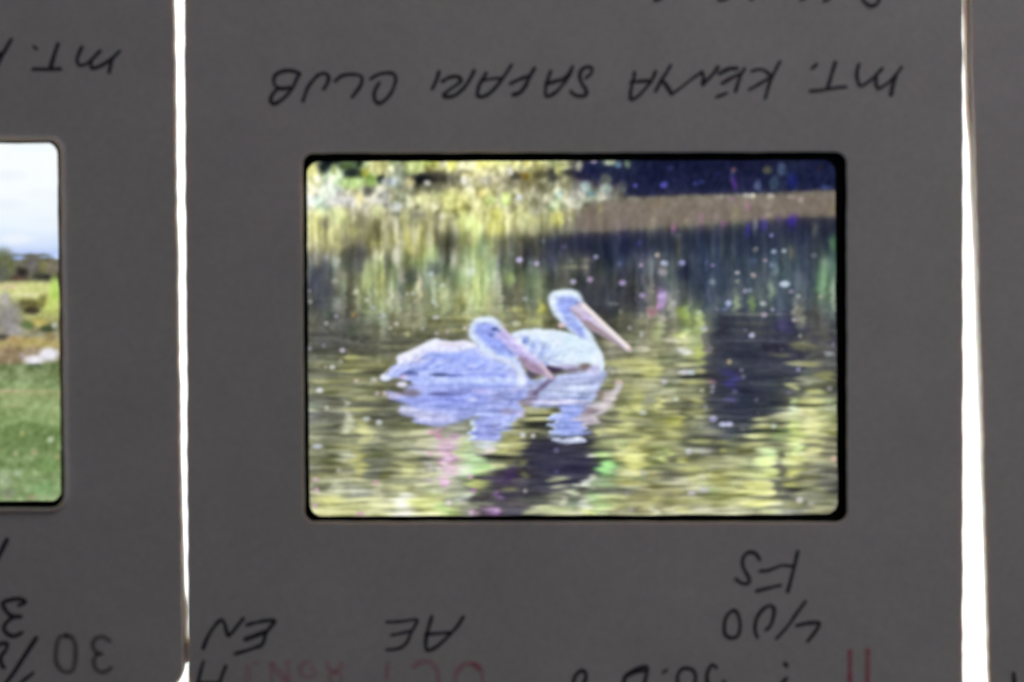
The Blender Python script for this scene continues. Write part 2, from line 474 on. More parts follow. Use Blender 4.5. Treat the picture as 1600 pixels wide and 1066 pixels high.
 'H': """600 420 170 70 3c3848;560 520 140 60 3e3a46;700 560 260 150 3e3a50;850 580 110 120 38344a;330 640 200 60 42383c;220 690 150 50 4a3c58
 250 510 170 30 2c2a2a;170 500 90 14 2c2a28;520 235 130 28 282428;330 265 80 12 282820;560 160 130 14 30301c;600 130 100 14 b0a05c
 480 130 60 20 c4b488;570 190 90 16 c0b07c;480 190 50 14 b09870;690 105 70 16 3c3818;480 290 180 18 a0946c;330 360 80 30 a08454
 200 450 100 22 c0b864;350 430 90 40 948050;180 575 90 22 b8ac74;130 630 70 20 a4a470;420 560 40 25 8c8454;420 655 35 25 807454
 60 735 80 35 b0b060;40 530 60 60 b8c898;60 600 80 50 a8c474;110 400 60 50 d8c8d0;110 460 40 30 e4c0d0;310 770 60 18 90785c
 220 820 40 40 7c5c8c;300 640 50 60 4a3860;690 685 80 20 b4ac84;730 745 60 18 b0a490;700 810 80 14 988c70;840 800 60 30 c0c4a0
 900 740 100 14 c4c4b4;980 720 50 60 c4c4b8;780 780 60 14 948c74;960 660 40 20 a0988c;1080 580 60 70 a0d878;1060 480 90 22 b4cc74
 970 485 40 18 c8c4c0;1330 540 100 70 ccc068;1300 460 130 30 b8b46c;1390 400 60 100 b8ac60;1170 380 110 30 b0b470;1150 280 100 24 b0ac5c
 1280 250 80 60 b4b468;1100 215 120 18 4c4c38;1100 340 150 14 54503c;1050 525 90 14 404430;1450 500 40 120 78783c;1280 630 30 25 b8b48c
 1310 720 110 20 b89c5c;1500 650 50 40 a47c58;1150 780 150 25 6a6058;1140 840 150 22 b4b470;1100 880 80 14 8c8c54;1000 850 50 30 94b468
 1400 850 60 50 9c7058;1420 930 70 40 b48464;1520 860 70 30 b0905c;1500 950 40 30 d0c0a8;940 900 60 60 c8c8b8;960 970 70 30 c4c464
 740 880 40 40 c0c0a0;580 940 120 26 b0b478;480 960 60 20 b0a880;700 950 80 20 b8c080;110 895 100 14 a09878;140 940 80 30 8c7090
 180 960 40 30 946ca0;50 840 60 30 54484c;480 870 150 40 54504e;400 720 80 50 544c58;300 890 100 30 645c60;1010 300 40 30 9c9850
 1250 130 60 60 a4a458;1370 60 60 120 a8a454;1200 60 50 40 7c7850;1550 100 40 120 807c48""",
 'I': """610 20 45 30 54507c;1260 40 130 28 bcb86c;1130 45 40 34 c4d08c;1250 70 200 10 40382c;1130 110 40 30 b8c8a8;1100 155 110 30 c4c890
 1240 130 100 35 c0b470;1000 165 90 20 aca47c;870 185 80 20 c0bc7c;900 215 220 10 2c3028;860 245 110 24 c4c078;870 285 180 12 24302c
 1060 245 60 22 908c60;1140 310 60 130 c4cc68;1270 220 70 40 d0cc84;1290 270 80 45 d4cc80;1280 365 90 28 ccc078;1290 445 80 30 c4b070
 1280 410 80 10 4a4c44;1270 330 70 12 8a8864;1440 300 60 22 8c8c3c;820 330 110 26 b4b46c;790 410 120 24 b0ac6c;960 400 80 20 80785c
 800 365 170 8 383838;900 480 90 50 c4d890;890 545 90 50 ccd878;1140 450 40 80 c8d884;1140 520 90 40 bcbc60;1000 480 40 25 4c4838
 1000 590 50 40 544c48;380 300 130 20 a4a07c;360 340 170 14 444438;380 375 110 22 b4ac6c;560 380 60 18 908c50;540 450 35 22 9c9448
 300 400 180 10 4c4c3c;240 530 70 30 c4bc64;430 540 90 30 b0ac74;630 530 120 30 b0ac78;720 630 220 34 c4c47c;880 640 70 34 c8d074
 760 590 150 10 606048;840 690 240 10 4c4a40;830 740 130 40 ccc468;840 790 150 30 bcb864;600 775 100 24 a8a45c;510 690 80 80 8c7c40
 250 600 150 30 b0a45c;1000 700 40 180 5c5654;1100 640 70 40 c8c05c;1130 690 120 8 54503c;1130 730 90 26 c4b85c;1270 720 60 20 b0987c
 830 890 130 30 ccc464;960 890 30 24 b4ac90;130 650 110 40 6a5c54;300 690 70 30 a89c64;360 670 50 25 a49c80;130 800 60 40 a07c58
 250 860 180 24 a4945c;150 940 120 30 c0a884;240 945 60 30 c0b468;380 940 60 30 c4b8a0;1350 600 90 50 645854;1400 450 50 80 75625a
 1380 700 80 60 706a66;1300 850 120 60 787068;860 840 200 12 605850;1350 950 120 30 a88870;640 960 150 20 a89478;1100 900 70 40 908458
 60 500 40 50 b8c05c;100 310 60 50 a4a45c;150 210 70 50 a4983c;230 130 40 100 504c3c;330 130 100 30 8a8450;340 40 60 30 a09458;20 60 30 60 b0a858
 370 455 80 28 a8a49c"""}
# out of focus glints on the water
GLINT = {
 'B': "380 940 38 32 ccc4f0;525 970 30 26 c0b4de;1020 915 28 24 aaa4cc;1530 900 28 26 c8b8b0;1395 985 25 22 b49cb8;1580 965 30 26 a8b4d8",
 'C': "935 735 24 22 9088c8;955 870 30 24 aab8cc;1040 865 28 24 b0bcc8;885 945 24 20 a898a8;190 965 35 28 b4b8f0;50 970 35 30 aab4cc;445 985 25 20 8a80b0;650 1045 25 18 b4b0b4;780 1060 25 15 b8b0b8",
 'D': "350 395 22 20 a8a8b0;490 385 25 22 a4884c;265 455 25 22 acacac;740 390 28 25 b4bac0;850 460 28 22 c8c4bc;660 325 28 22 b4b8bc;605 260 28 24 c0c8b4;800 495 25 20 b4b0a8;1180 405 38 20 d8d4d8;1235 140 28 24 c8d4c4;990 205 28 24 b8c0b4;940 210 20 20 b4bca8;1420 495 25 22 d4c8c0;1275 525 25 20 c4b4ac;1185 540 25 18 bcb4b4;400 680 28 26 d0c8dc;125 665 22 22 a8a8b8;245 640 25 20 8a8a94;315 820 32 26 ccc8cc;385 770 28 22 aaa498;515 935 30 26 d0bcb4;665 925 38 26 c8c8c4;895 965 48 28 e8e4f8;210 1012 38 26 e4e8f8;690 1040 28 24 c4bcb8;750 1038 28 24 e4ccc4;130 275 26 24 a8a8a0;125 185 20 20 80808c;260 820 20 18 a09c90;1070 500 20 18 a4a8a8",
 'E': "830 108 34 30 c8c0e0;970 90 34 30 c4a8d0;1240 118 40 30 b8a4d4;1405 222 34 28 b8a8d0;1300 495 26 24 a8a4a8;1400 545 25 35 b8b8b4;430 250 30 25 a8b0ac;355 455 45 30 c8ccac;1225 360 18 25 80807c;735 470 35 22 dcc4c0;1585 940 22 25 ccc0c8;1130 830 30 25 a4a89c;1160 860 25 25 b0a8a0;1210 950 45 35 d4bcb4",
 'F': "1045 128 58 34 dce8fc;578 285 34 32 c4d0f4;865 290 34 26 bcc0c4;875 385 34 25 b8a8bc;772 555 34 30 c4c4e4;945 340 24 24 9898b4;1125 425 28 26 aca4a8;585 775 28 28 b0a080;1160 840 28 26 9c98bc;685 845 24 22 7a7288;700 900 24 22 787088;375 500 36 28 b8b8c8;115 285 30 28 b4b8b4;335 365 32 28 c0ccb4;50 940 30 28 b4b0bc;355 1015 30 24 b4b4a0;445 985 30 26 9490a4;440 1025 25 18 a4a4b8;630 1025 35 24 6c6888;720 185 32 26 a4a4b4;760 180 20 22 90a0b8;790 60 28 26 a89898;650 35 30 20 a0a0a0;650 105 25 22 8c9888;1160 230 28 24 a4a8a4;1100 190 28 22 a090ac;1345 230 28 26 a4a494;480 340 25 22 808090;1175 560 22 22 94948c;720 515 24 22 6c6c80;1420 1000 30 25 9c989c;1080 1030 25 22 686484;1450 630 18 25 8c7c90",
 'G': "270 95 25 28 c8c4b8;705 215 34 30 d4dce0;600 185 45 28 c8d0cc;190 415 60 28 ccd0e0;175 690 36 26 c8a4bc;185 780 30 28 c8a8bc;170 905 36 28 d4b8c4;370 610 25 25 b8b4a4;680 715 34 24 d4a4b4;550 975 50 25 d4a8b8;1465 665 30 28 d0a4cc;1490 780 35 20 b474bc;1470 965 30 28 c8a4c8;1285 885 30 30 e4d0e4",
 'H': "410 320 30 28 e0e4ec;495 325 26 24 d8d4d8;430 785 24 22 908c98;690 445 28 26 6c648c;690 620 24 24 55507c;1410 630 30 30 c0b8ac;1310 940 30 30 a8a49c;1280 800 30 20 9c9ca0;1410 135 45 28 c8d0c8",
 'I': "450 185 45 30 b8b8e4;530 230 45 26 c8ccf4;585 228 40 26 c0c4ec;140 20 28 24 b8c4b8;245 455 38 30 c8ccd8;270 800 45 28 ccc8d0;370 780 65 26 c4c4cc;1170 860 38 34 d8d4d4;1265 892 32 28 a09c98;955 245 32 26 c4d4c8;1455 520 36 26 d0a498;385 90 30 25 888890;810 25 22 24 68647c;1415 35 25 25 b4cca0"}


def rows(txt):
    for r in txt.replace('\n', ';').split(';'):
        f = r.split()
        if f:
            yield [float(v) for v in f[:4]] + [f[4]]


def paint_pelicans(step):
    c = Canvas(464, 234, 1328, 822, step, 7)
    cells = []
    for t, txt in BASE.items():
        x0, y0 = TILES[t]
        for j, row in enumerate(txt.strip().split('\n')):
            for i, h in enumerate(row.split()):
                cells.append((x0 + (100 + 200 * i) * TS, y0 + (89 + 178 * j) * TS, hexrgb(h)))
    c.base(cells, 15.0)
    # leaf colour and reflection texture: upright streaks above, flat ripples below
    low = np.clip((c.Y - 430) / 220, 0, 1)
    up = 1 - low
    lum = c.a.mean(axis=2)
    amp = .25 + .75 * np.clip((lum - 40) / 110, 0, 1)
    st = c.noise(3.0, 11) * up + c.noise(16, 2.0) * low
    fine = c.noise(3.2, 3.6) * up + c.noise(7, 1.7) * low
    hue = c.noise(5, 9) * up + c.noise(14, 3.5) * low
    warm = c.noise(6, 6)
    for k, v in enumerate((15, 15, 13)):
        c.a[..., k] += amp * (v * .75 * st + v * .8 * fine)
    c.a[..., 2] -= amp * 7 * hue
    c.a[..., 0] += amp * 3 * warm
    c.a[..., 1] -= amp * 1.5 * warm
    # the dark far bank, its brown foot and the dark reflections
    c.poly([(905, 262), (925, 250), (1310, 250), (1310, 300), (1060, 306), (980, 308), (975, 285), (930, 284)], '1c2044', 3, .75)
    c.poly([(925, 316), (990, 308), (1060, 306), (1180, 303), (1318, 299), (1318, 337), (1240, 341), (1180, 347), (1100, 352), (1000, 359), (930, 363),
            (862, 366), (850, 362), (885, 345), (905, 328)], '78705f', 2.2, .8)
    c.poly([(842, 372), (930, 365), (1100, 355), (1318, 340), (1318, 372), (1200, 392), (1000, 392), (860, 388)], '2b2f44', 4, .6)
    c.poly([(1050, 388), (1318, 380), (1318, 500), (1100, 500)], '444c5a', 20, .5)
    c.poly([(1116, 498), (1200, 494), (1242, 500), (1240, 560), (1252, 600), (1240, 622), (1225, 640), (1190, 655), (1130, 662), (1098, 645), (1108, 600), (1112, 550)], '40424e', 7, .6)
    c.poly([(830, 694), (905, 690), (925, 700), (915, 750), (900, 765), (850, 770), (820, 795), (765, 800), (745, 785), (765, 745), (800, 730)], '3d3947', 5, .65)
    for t, txt in FEAT.items():
        x0, y0 = TILES[t]
        for (u, v, ru, rv, h) in rows(txt):
            c.blob(x0 + u * TS, y0 + v * TS, ru * TS, rv * TS, h, (.5 if v < 400 else .62) if t == 'C' else .8)
    lum = c.a.mean(axis=2)
    amp = .2 + .8 * np.clip((lum - 40) / 110, 0, 1)
    # reflections drawn out: upright in the calm far water, flat in the rippled near water
    far = np.clip((c.Y - 322) / 30, 0, 1) * np.clip((560 - c.Y) / 110, 0, 1)
    near = np.clip((c.Y - 470) / 120, 0, 1)
    tall, flat = c.gauss(c.a, .9, 8), c.gauss(c.a, 5, .9)
    c.a += .62 * far[..., None] * (tall - c.a)
    c.a += .3 * near[..., None] * (flat - c.a)
    f2 = far * (1.0 * c.noise(2.0, 22) + .6 * c.noise(3.2, 8)) + (1 - far) * (1 - near) * c.noise(2.6, 3.4) + near * (.9 * c.noise(11, 1.3) + .55 * c.noise(24, 2.0))
    f3 = c.noise(2.6, 2.6) * (1 - .6 * far - .4 * near)
    for k, v in enumerate((12, 12, 10)):
        c.a[..., k] += amp * (v * f2 + 5 * f3)
    c.a[..., 2] -= amp * 6 * far * c.noise(4, 24)
    lum = c.a.mean(axis=2, keepdims=True)
    strip = [(935, 318), (1060, 309), (1180, 306), (1318, 302), (1318, 334), (1240, 338), (1100, 349), (1000, 356), (920, 361), (900, 345)]
    c.a = 97 + (c.a - 97) * 1.17
    dk = np.clip((78 - lum) / 40, 0, 1)
    c.a += .35 * dk * (lum - c.a)
    c.a[..., 2] += .30 * np.clip((c.a[..., 0] + c.a[..., 1]) / 2 - c.a[..., 2], 0, 200)
    c.a[..., 0] -= 2 * np.clip(lum[..., 0] / 70, 0, 1)
    rg = np.clip(c.a[..., 0] - c.a[..., 1], 0, 60) * (c.a[..., 2] < c.a[..., 1] + 4)
    c.a[..., 1] += .6 * rg
    c.a[..., 1] += 3 * near * np.clip(lum[..., 0] / 120, 0, 1)
    c.a[..., 0] -= .25 * rg
    c.poly(strip, '7e6e66', 3, .6)
    c.a += ((4 + 7 * low) * np.clip(lum[..., 0] / 90 - .6, 0, 1))[..., None]
    rip = c.noise(22, 1.7)
    c.warp(low ** .7 * (4 * rip + 2 * c.noise(9, 1.3)) + up * .6 * c.noise(6, 3), low * .8 * c.noise(12, 2))
    for t, txt in GLINT.items():
        x0, y0 = TILES[t]
        for (u, v, ru, rv, h) in rows(txt):
            c.blob(x0 + u * TS, y0 + v * TS, ru * TS * .8, rv * TS * .8, h, .78, .25)
    # a sprinkle of fainter floating specks over the dark water
    for _ in range(25):
        x, y = c.rng.uniform(480, 1308), c.rng.uniform(385, 700)
        if 590 < x < 990 and 450 < y < 700:
            continue
        r = c.rng.uniform(2.0, 4.2)
        c.blob(x, y, r * c.rng.uniform(1, 1.5), r, ('9c9ca8', 'a49c94', '8a8ea0', 'a8a08a')[c.rng.randint(4)], c.rng.uniform(.12, .4), .5)
    R = lambda L: [(580 + u * .2625, 580 + v * .2625) for u, v in L]
    Q = lambda L: [(580 + u * .1875, 480 + v * .1875) for u, v in L]
    P = lambda L: [(780 + u * .1595, 430 + v * .1595) for u, v in L]

    def bl(F, k, txt, al=.8, hard=0.0):
        for (u, v, ru, rv, h) in rows(txt):
            (x, y), = F([(u, v)])
            c.blob(x, y, ru * k, rv * k, h, al, hard)
    # thin ripple lines, light and dark, over the near water
    l2 = c.a.mean(axis=2)
    rl = low * (.35 + .65 * np.clip((l2 - 50) / 90, 0, 1))
    c.a += (rl * (9 * c.noise(13, 1.1) + 10 * c.noise(26, 1.7)))[..., None] * np.array([1, 1, .8])
    # --- reflections on the water
    keep = c.a.copy()
    c.poly(R([(90, 115), (180, 140), (290, 70), (920, 55), (935, 150), (890, 195), (920, 240), (885, 285), (835, 310), (800, 375), (770, 415),
              (625, 412), (600, 345), (630, 270), (560, 290), (460, 318), (350, 325), (290, 310), (240, 275), (170, 250), (160, 212), (220, 205), (120, 165)]), 'a6b2f4', 2.2)
    c.poly(R([(950, 60), (1375, -10), (1365, 90), (1325, 170), (1318, 188), (1150, 205), (960, 215), (930, 140)]), 'bcc6f4', 2.0)
    c.poly(R([(1130, 205), (1250, 198), (1330, 205), (1280, 270), (1290, 330), (1240, 380), (1090, 376), (1073, 330), (1090, 265)]), 'a2b2f6', 1.8)
    c.poly(R([(1475, 65), (1492, 95), (1440, 170), (1370, 260), (1310, 310), (1260, 335), (1215, 290), (1260, 240), (1340, 190), (1430, 120)]), 'ccc6d0', 2.0)
    c.poly(R([(1073, 396), (1160, 402), (1252, 394), (1252, 424), (1180, 432), (1080, 416)]), 'd8e0fc', 1.3)
    bl(R, .2625, """480 165 210 55 92a0f4;390 280 110 35 cacaf6;300 260 60 30 d6d8f8;210 235 55 26 e0dcf4;230 128 62 26 665a66;420 135 75 12 6a6ca6;540 130 40 10 8288c4
     700 350 80 55 8e98e0;740 340 25 40 8488bc;900 250 30 24 d4ccf4;815 240 50 22 a6a0c6;690 440 60 24 d8e2e6;760 150 70 40 a4ace6;660 120 50 10 c8bcf4
     610 170 26 12 d8dcfc;620 90 250 9 8490e0;700 75 200 10 acb4f4;860 90 40 40 c4c8fa;130 150 40 22 c4bce8;960 150 32 50 85789a;930 190 40 24 8a7a90;1180 110 170 50 ccd8fc
     1130 183 160 12 e2daf8;1240 160 85 6 7688c4;1290 235 50 28 92808c;1385 142 46 28 86746c;1200 300 50 60 98a8f0;1160 388 92 7 54668c;1410 170 40 50 dcd2d6;1290 290 40 24 c8bccc""")
    c.stroke(R([(612, 300), (604, 350), (612, 405)]), 6, 'd8ecff', 1.6)
    c.stroke(R([(1095, 255), (1082, 310), (1080, 360)]), 6, 'd6e6ff', 1.6)
    c.stroke(R([(1085, 35), (1035, 80), (975, 130)]), 7, '6f6080', 2.0, .8)
    c.stroke(R([(1440, 150), (1380, 215), (1310, 300)]), 5, 'e6dade', 1.6, .7)
    new = c.a
    d = np.abs(new - keep).sum(axis=2)
    m = c.gauss((d > 8).astype(float), .8, .8)
    c.a = np.dstack([new, m])
    dep = np.clip((c.Y - 605) / 60, 0, 1)
    c.warp(dep * (4.5 * c.noise(16, 1.6) + 2.5 * c.noise(6, 1.2)), dep * .6 * c.noise(12, 2))
    m = np.clip(c.a[..., 3:], 0, 1)
    c.a = keep * (1 - m) + c.a[..., :3] * m
    d = np.abs(c.a - keep).sum(axis=2)
    rp = c.noise(20, 1.6)
    c.a += (np.clip(d / 60, 0, 1) * (8 * rp + 10 * c.noise(11, 1.1)))[..., None]
    c.a = keep + (c.a - keep) * .93
    # --- the rear pelican
    c.poly(P([(95, 600), (180, 545), (320, 527), (480, 530), (620, 548), (740, 588), (840, 622), (925, 640), (982, 720), (1019, 800), (1022, 930), (900, 950),
              (620, 930), (440, 905), (340, 830), (230, 730), (150, 660)]), 'e0eefd', 1.5)
    bl(P, .1595, """540 925 120 34 35294a;470 905 60 30 4a3c5c;840 905 85 42 6a5a66;700 905 60 30 9488a8;850 885 40 22 7c6c5c;730 930 60 16 6c5c78;640 890 120 18 c0bce4;930 930 60 50 c8c4ec;260 640 40 45 7e92dc
     330 690 30 50 a4b6f0;420 720 26 60 b4c6f6;500 740 24 60 b8ccf6;440 860 50 20 a0acea;560 850 60 18 b4c0ee;245 655 18 16 6c7ec4;200 600 40 30 d4daf8;380 640 30 40 c4d4f8;720 640 120 70 dcf2ff;850 760 120 70 d8ecff
     640 760 60 60 cfe4fb;560 660 70 50 e6f0ff;950 800 40 60 e8f0ff;420 560 140 16 eef4ff""")
    c.blob(*P([(380, 770)])[0], 22, 17, 'b2c2f4', .55)
    for k in range(9):
        u = 290 + 36 * k
        c.stroke(P([(u + 60, 640 + 10 * k), (u + 25, 720 + 9 * k), (u - 20, 790 + 6 * k)]), 1.8, ('8ea2e4', 'a6b8f0', 'eef4ff')[k % 3], 2.6, .5)
    c.poly(P([(488, 195), (540, 158), (640, 142), (735, 148), (792, 183), (820, 245), (838, 300), (800, 360), (800, 430), (840, 490), (900, 555), (935, 650), (860, 645),
              (770, 600), (690, 548), (640, 495), (590, 445), (535, 388), (500, 315), (480, 240)]), 'dcebfd', 2.2)
    c.poly(P([(555, 260), (615, 212), (700, 212), (765, 260), (790, 330), (745, 385), (775, 450), (820, 540), (860, 618), (800, 592), (700, 525), (630, 440), (575, 345)]), 'a0b0f4', 3.2)
    bl(P, .1595, "700 260 60 40 98a8ec;765 280 26 20 5c6aa4;740 335 45 24 ccb8e2;700 420 50 60 b4c2f6;800 560 30 50 94a4ea;610 490 34 24 e2c6d0;640 170 110 22 ecf8ff;520 260 26 60 eaf6ff")
    c.poly(P([(795, 265), (835, 288), (960, 405), (1060, 500), (1160, 595), (1298, 718), (1292, 750), (1250, 740), (1100, 645), (980, 575), (900, 530), (800, 440), (700, 345), (715, 312)]), 'cfc5de', 1.2)
    c.poly(P([(705, 345), (800, 398), (900, 458), (1000, 530), (1120, 622), (1235, 725), (1215, 726), (1100, 648), (980, 577), (900, 532), (800, 442)]), 'a08c96', 1.4)
    c.stroke(P([(828, 295), (900, 362), (1000, 460), (1100, 555), (1200, 650), (1268, 712)]), 6.5, 'f4eae8', 1.2)
    bl(P, .1595, "1278 724 18 14 d4ac80;850 420 60 30 c9b6e4")
    # --- the front pelican
    bl(Q, .1875, "1330 560 70 45 463c54;1500 520 70 24 45344e")
    c.poly(Q([(78, 598), (95, 568), (140, 545), (170, 500), (225, 465), (215, 430), (240, 402), (310, 375), (380, 345), (450, 308), (530, 270), (600, 282), (690, 292),
              (770, 280), (835, 300), (920, 330), (1210, 435), (1255, 500), (1288, 570), (1286, 650), (420, 650), (345, 610), (290, 612), (210, 588), (125, 612)]), 'b2c1ff', 1.3)
    c.stroke(Q([(240, 425), (320, 390), (400, 352), (480, 310), (540, 288)]), 10, 'f2f4ff', 3.0)
    c.stroke(Q([(560, 295), (680, 310), (780, 300), (860, 325)]), 8, 'f2f0fd', 3.0)
    c.stroke(Q([(930, 360), (1060, 420), (1180, 480), (1240, 540), (1262, 620)]), 14, 'dfe6ff', 5.0)
    bl(Q, .1875, """640 350 200 30 dfe2fc;700 420 170 40 98a9f6;900 500 220 50 a8b8ff;600 500 120 40 aabcff;570 564 85 15 28305c;680 572 50 10 4a58a0;745 568 46 10 4654ac
     320 548 46 24 4c5688;270 578 36 20 e8c8e6;120 585 46 30 f6faff;250 530 60 16 98a8f0;380 440 60 20 e2dcf6;300 430 60 22 eceaff;900 560 220 14 98a6ee;1100 570 70 12 8a98ea;1000 610 250 18 c8d6ff
     600 610 160 18 c4d0ff;1180 560 60 40 c0c8fa;700 645 300 7 8c98d8;850 455 40 26 9aa8ee;660 310 60 8 e6c4cc;1240 590 30 60 e8f0ff;260 645 46 24 eae8f8;420 560 40 24 b8c4fc""")
    c.stroke(Q([(480, 372), (530, 415), (510, 455), (450, 500)]), 5, '7682d2', 3.0, .8)
    c.stroke(Q([(470, 470), (400, 520), (300, 560)]), 4, '8a96de', 2.6, .6)
    c.stroke(Q([(240, 455), (330, 425), (430, 385), (520, 345), (640, 330), (780, 335)]), 8, 'e9e8fc', 3.4, .7)
    for k in range(16):
        u, v = 470 + 42 * k, 395 + 9 * (k % 5) + 3 * k
        c.stroke(Q([(u, v), (u - 45, v + 40), (u - 110, v + 62)]), 2.2, ('8496e2', 'dfe4ff', '9aaaf0', 'c9d2ff')[k % 4], 2.0, .55)
    for k in range(14):
        u, v = 560 + 46 * k, 490 + 8 * (k % 4)
        c.stroke(Q([(u, v), (u - 60, v + 26), (u - 130, v + 34)]), 2.0, ('8c9cea', 'd4dcff', '7f90de')[k % 3], 1.8, .5)
    for k in range(7):
        c.stroke(Q([(420 - 44 * k, 400 + 18 * k), (370 - 42 * k, 440 + 18 * k), (300 - 36 * k, 470 + 19 * k)]), 2.6, ('ffffff', 'a8b2ec')[k % 2], 1.8, .6)
    c.stroke(Q([(380, 560), (320, 545), (250, 565)]), 4, '4a5690', 2.2, .7)
    c.stroke(Q([(180, 560), (260, 525), (360, 480), (440, 440)]), 3, 'd4d8fc', 2.4, .6)
    c.stroke(Q([(560, 400), (680, 420), (820, 430), (900, 460)]), 3, '95a4ec', 3.0, .6)
    c.stroke(Q([(600, 520), (760, 500), (960, 530)]), 3, '9daaf0', 3.0, .5)
    c.poly(Q([(810, 205), (833, 132), (888, 92), (980, 78), (1057, 106), (1102, 172), (1150, 240), (1250, 338), (1255, 400), (1200, 442), (1080, 432), (960, 378), (880, 315), (825, 265)]), 'd9e6fd', 2.2)
    c.poly(Q([(862, 195), (888, 142), (970, 132), (1040, 165), (1092, 232), (1200, 340), (1205, 412), (1100, 405), (980, 335), (905, 265)]), '97a7f2', 3.0)
    bl(Q, .1875, "1030 183 30 18 3c4680;1070 200 24 14 5a66a8;1000 232 26 20 6a72b4;1060 240 36 34 b4b2e8;940 180 40 40 9cabee;930 105 90 18 eaf6ff;1110 380 70 22 9cb0f4;1090 165 14 22 dcc8dc")
    c.poly(Q([(1098, 188), (1150, 235), (1250, 325), (1350, 405), (1440, 490), (1512, 572), (1522, 602), (1495, 606), (1430, 562), (1340, 535), (1275, 480), (1230, 420), (1150, 345), (1060, 240)]), 'c2baec', 1.3)
    c.poly(Q([(1225, 395), (1330, 450), (1420, 512), (1495, 592), (1420, 562), (1335, 532), (1280, 488)]), 'a28aa4', 1.6)
    c.stroke(Q([(1108, 200), (1200, 288), (1300, 376), (1400, 460), (1440, 500)]), 6, 'dcd2fa', 1.3)
    c.stroke(Q([(1410, 475), (1460, 530), (1508, 588)]), 5, 'ccb8c4', 1.2)
    c.stroke(Q([(1110, 330), (1170, 385)]), 4, '7880b4', 2.0, .7)
    # feather relief, then the softness of the lens that took the picture, then film grain
    fe = np.clip((c.a[..., 2] - c.a[..., 1] - 6) / 20, 0, 1) * (lum[..., 0] < 999) * np.clip((c.a.mean(axis=2) - 130) / 40, 0, 1)
    c.a += (fe * (7 * c.noise(5, 2.2) + 5 * c.noise(2, 2)))[..., None]
    c.a = c.gauss(c.a, .4, .4)
    c.a += (c.noise(1.3, 1.3) * 1.6)[..., None]
    return c


LEFT_A = """120 190 60 16 a4bcf8;320 186 60 9 aec4f8;60 -380 110 40 f1f7fd;300 -250 130 45 f4f9fe;40 -180 120 40 eef5fd;330 -60 120 36 ecf4fd;100 60 130 36 eef4fd;-500 -200 300 60 ecf4fd;20 200 75 75 676d4e;110 300 190 75 636250;225 235 62 58 65634f;335 245 70 48 666450;150 290 50 40 34302e;230 240 50 60 706c6c;310 250 50 44 7a7850
 290 325 60 20 2c2c28;370 260 50 50 7c7468;60 260 50 60 6f7452;130 335 60 18 5c4640;20 300 40 60 62655a;220 400 250 48 d3d890;60 392 80 20 d8c8a0
 380 420 40 100 b8d868;180 450 120 20 dcdca4;200 518 100 46 5f5836;220 560 60 28 38342a;300 490 36 46 77743c;350 520 40 60 c0cc70;60 600 95 125 8a8688;30 480 40 60 b0aca8
 100 690 60 40 a4a0a0;20 740 50 22 4c4844;270 640 60 30 c4b468;190 660 50 28 5c7044;330 685 50 28 34442c;380 660 22 22 c4c8c0;220 780 180 36 b4a468
 100 760 60 28 b8a070;350 740 40 36 8c7c54;80 860 120 66 8f7c62;230 840 60 36 9c8c74;340 860 74 48 f0f0ff;235 900 74 34 f2f0fc;150 870 20 20 a8a0a0;240 936 50 9 4c5c44"""
LEFT_B = """215 145 260 16 a4a878;60 140 80 12 b0a880;200 220 250 46 8aa46a;100 250 100 13 9aa870;200 480 260 110 5f8048;300 300 150 70 86a468;160 450 20 20 a4ac60
 365 495 24 24 b8ccb4;115 600 24 22 a0a880;250 585 32 32 a0a478;30 740 40 46 a0b890;120 740 40 32 98b08c;40 800 50 36 9cb494;50 905 26 26 b4b898
 200 850 30 28 8cb07c;320 850 100 55 74a468;60 880 60 36 6c7c68;230 915 30 18 98886c;350 680 80 55 6f9858;410 620 16 20 a8a070"""


def paint_meadow(step):
    c = Canvas(-765, 204, 112, 808, step, 11)
    y = c.Y
    key = [(204, 'fcffff'), (300, 'f8fdff'), (355, 'ecf6ff'), (384, 'd6e4fd'), (399, 'b8caf6'), (404, '62624e'), (436, '5c5c4c'), (444, 'ccd08c'), (470, 'c4cc7c'),
           (488, 'b0b46e'), (505, '8c8a5c'), (522, '98947c'), (542, 'b4a66c'), (560, '9a8a6c'), (572, '708458'), (608, '82a068'), (616, '98a872'), (626, '86a068'),
           (660, '7c9c60'), (690, '64844c'), (740, '74945c'), (800, '84a070')]
    ys = [k[0] for k in key]
    yy = y + (c.noise(9, 30) * 3.5 + c.noise(4, 20) * 1.5) * np.clip(1 - np.abs(y - 402) / 12, 0, 1) + c.noise(30, 6) * 2.0 * (y > 430)
    for k in range(3):
        c.a[..., k] = np.interp(yy, ys, [hexrgb(q[1])[k] for q in key])
    land = np.clip((y - 398) / 6, 0, 1)
    n1, n2 = c.noise(6, 3.5), c.noise(3, 3)
    for k in range(3):
        c.a[..., k] += land * (7 * n1 + 6 * n2)
    cl = c.noise(40, 16)
    c.a[..., 0] -= (1 - land) * np.clip(cl, 0, 2) * 8
    c.a[..., 1] -= (1 - land) * np.clip(cl, 0, 2) * 3
    for (u, v, ru, rv, h) in rows(LEFT_A):
        c.blob(u * .2251, 360 + v * .2251, ru * .2251, rv * .2251, h, .9, .15)
    for (u, v, ru, rv, h) in rows(LEFT_B):
        c.blob(u * .2157, 580 + v * .2157, ru * .2157, rv * .2157, h, .8)
    c.a = c.gauss(c.a, 1.0, 1.0)
    lum = c.a.mean(axis=2, keepdims=True)
    g = np.clip((y - 572) / 6, 0, 1)[..., None]
    c.a = lum + (c.a - lum) * (1 - .2 * g) + np.array([12, 9, 3]) * g
    n3 = c.noise(2.4, 2.4)
    for k in range(3):
        c.a[..., k] += land * 6 * n3
    return c


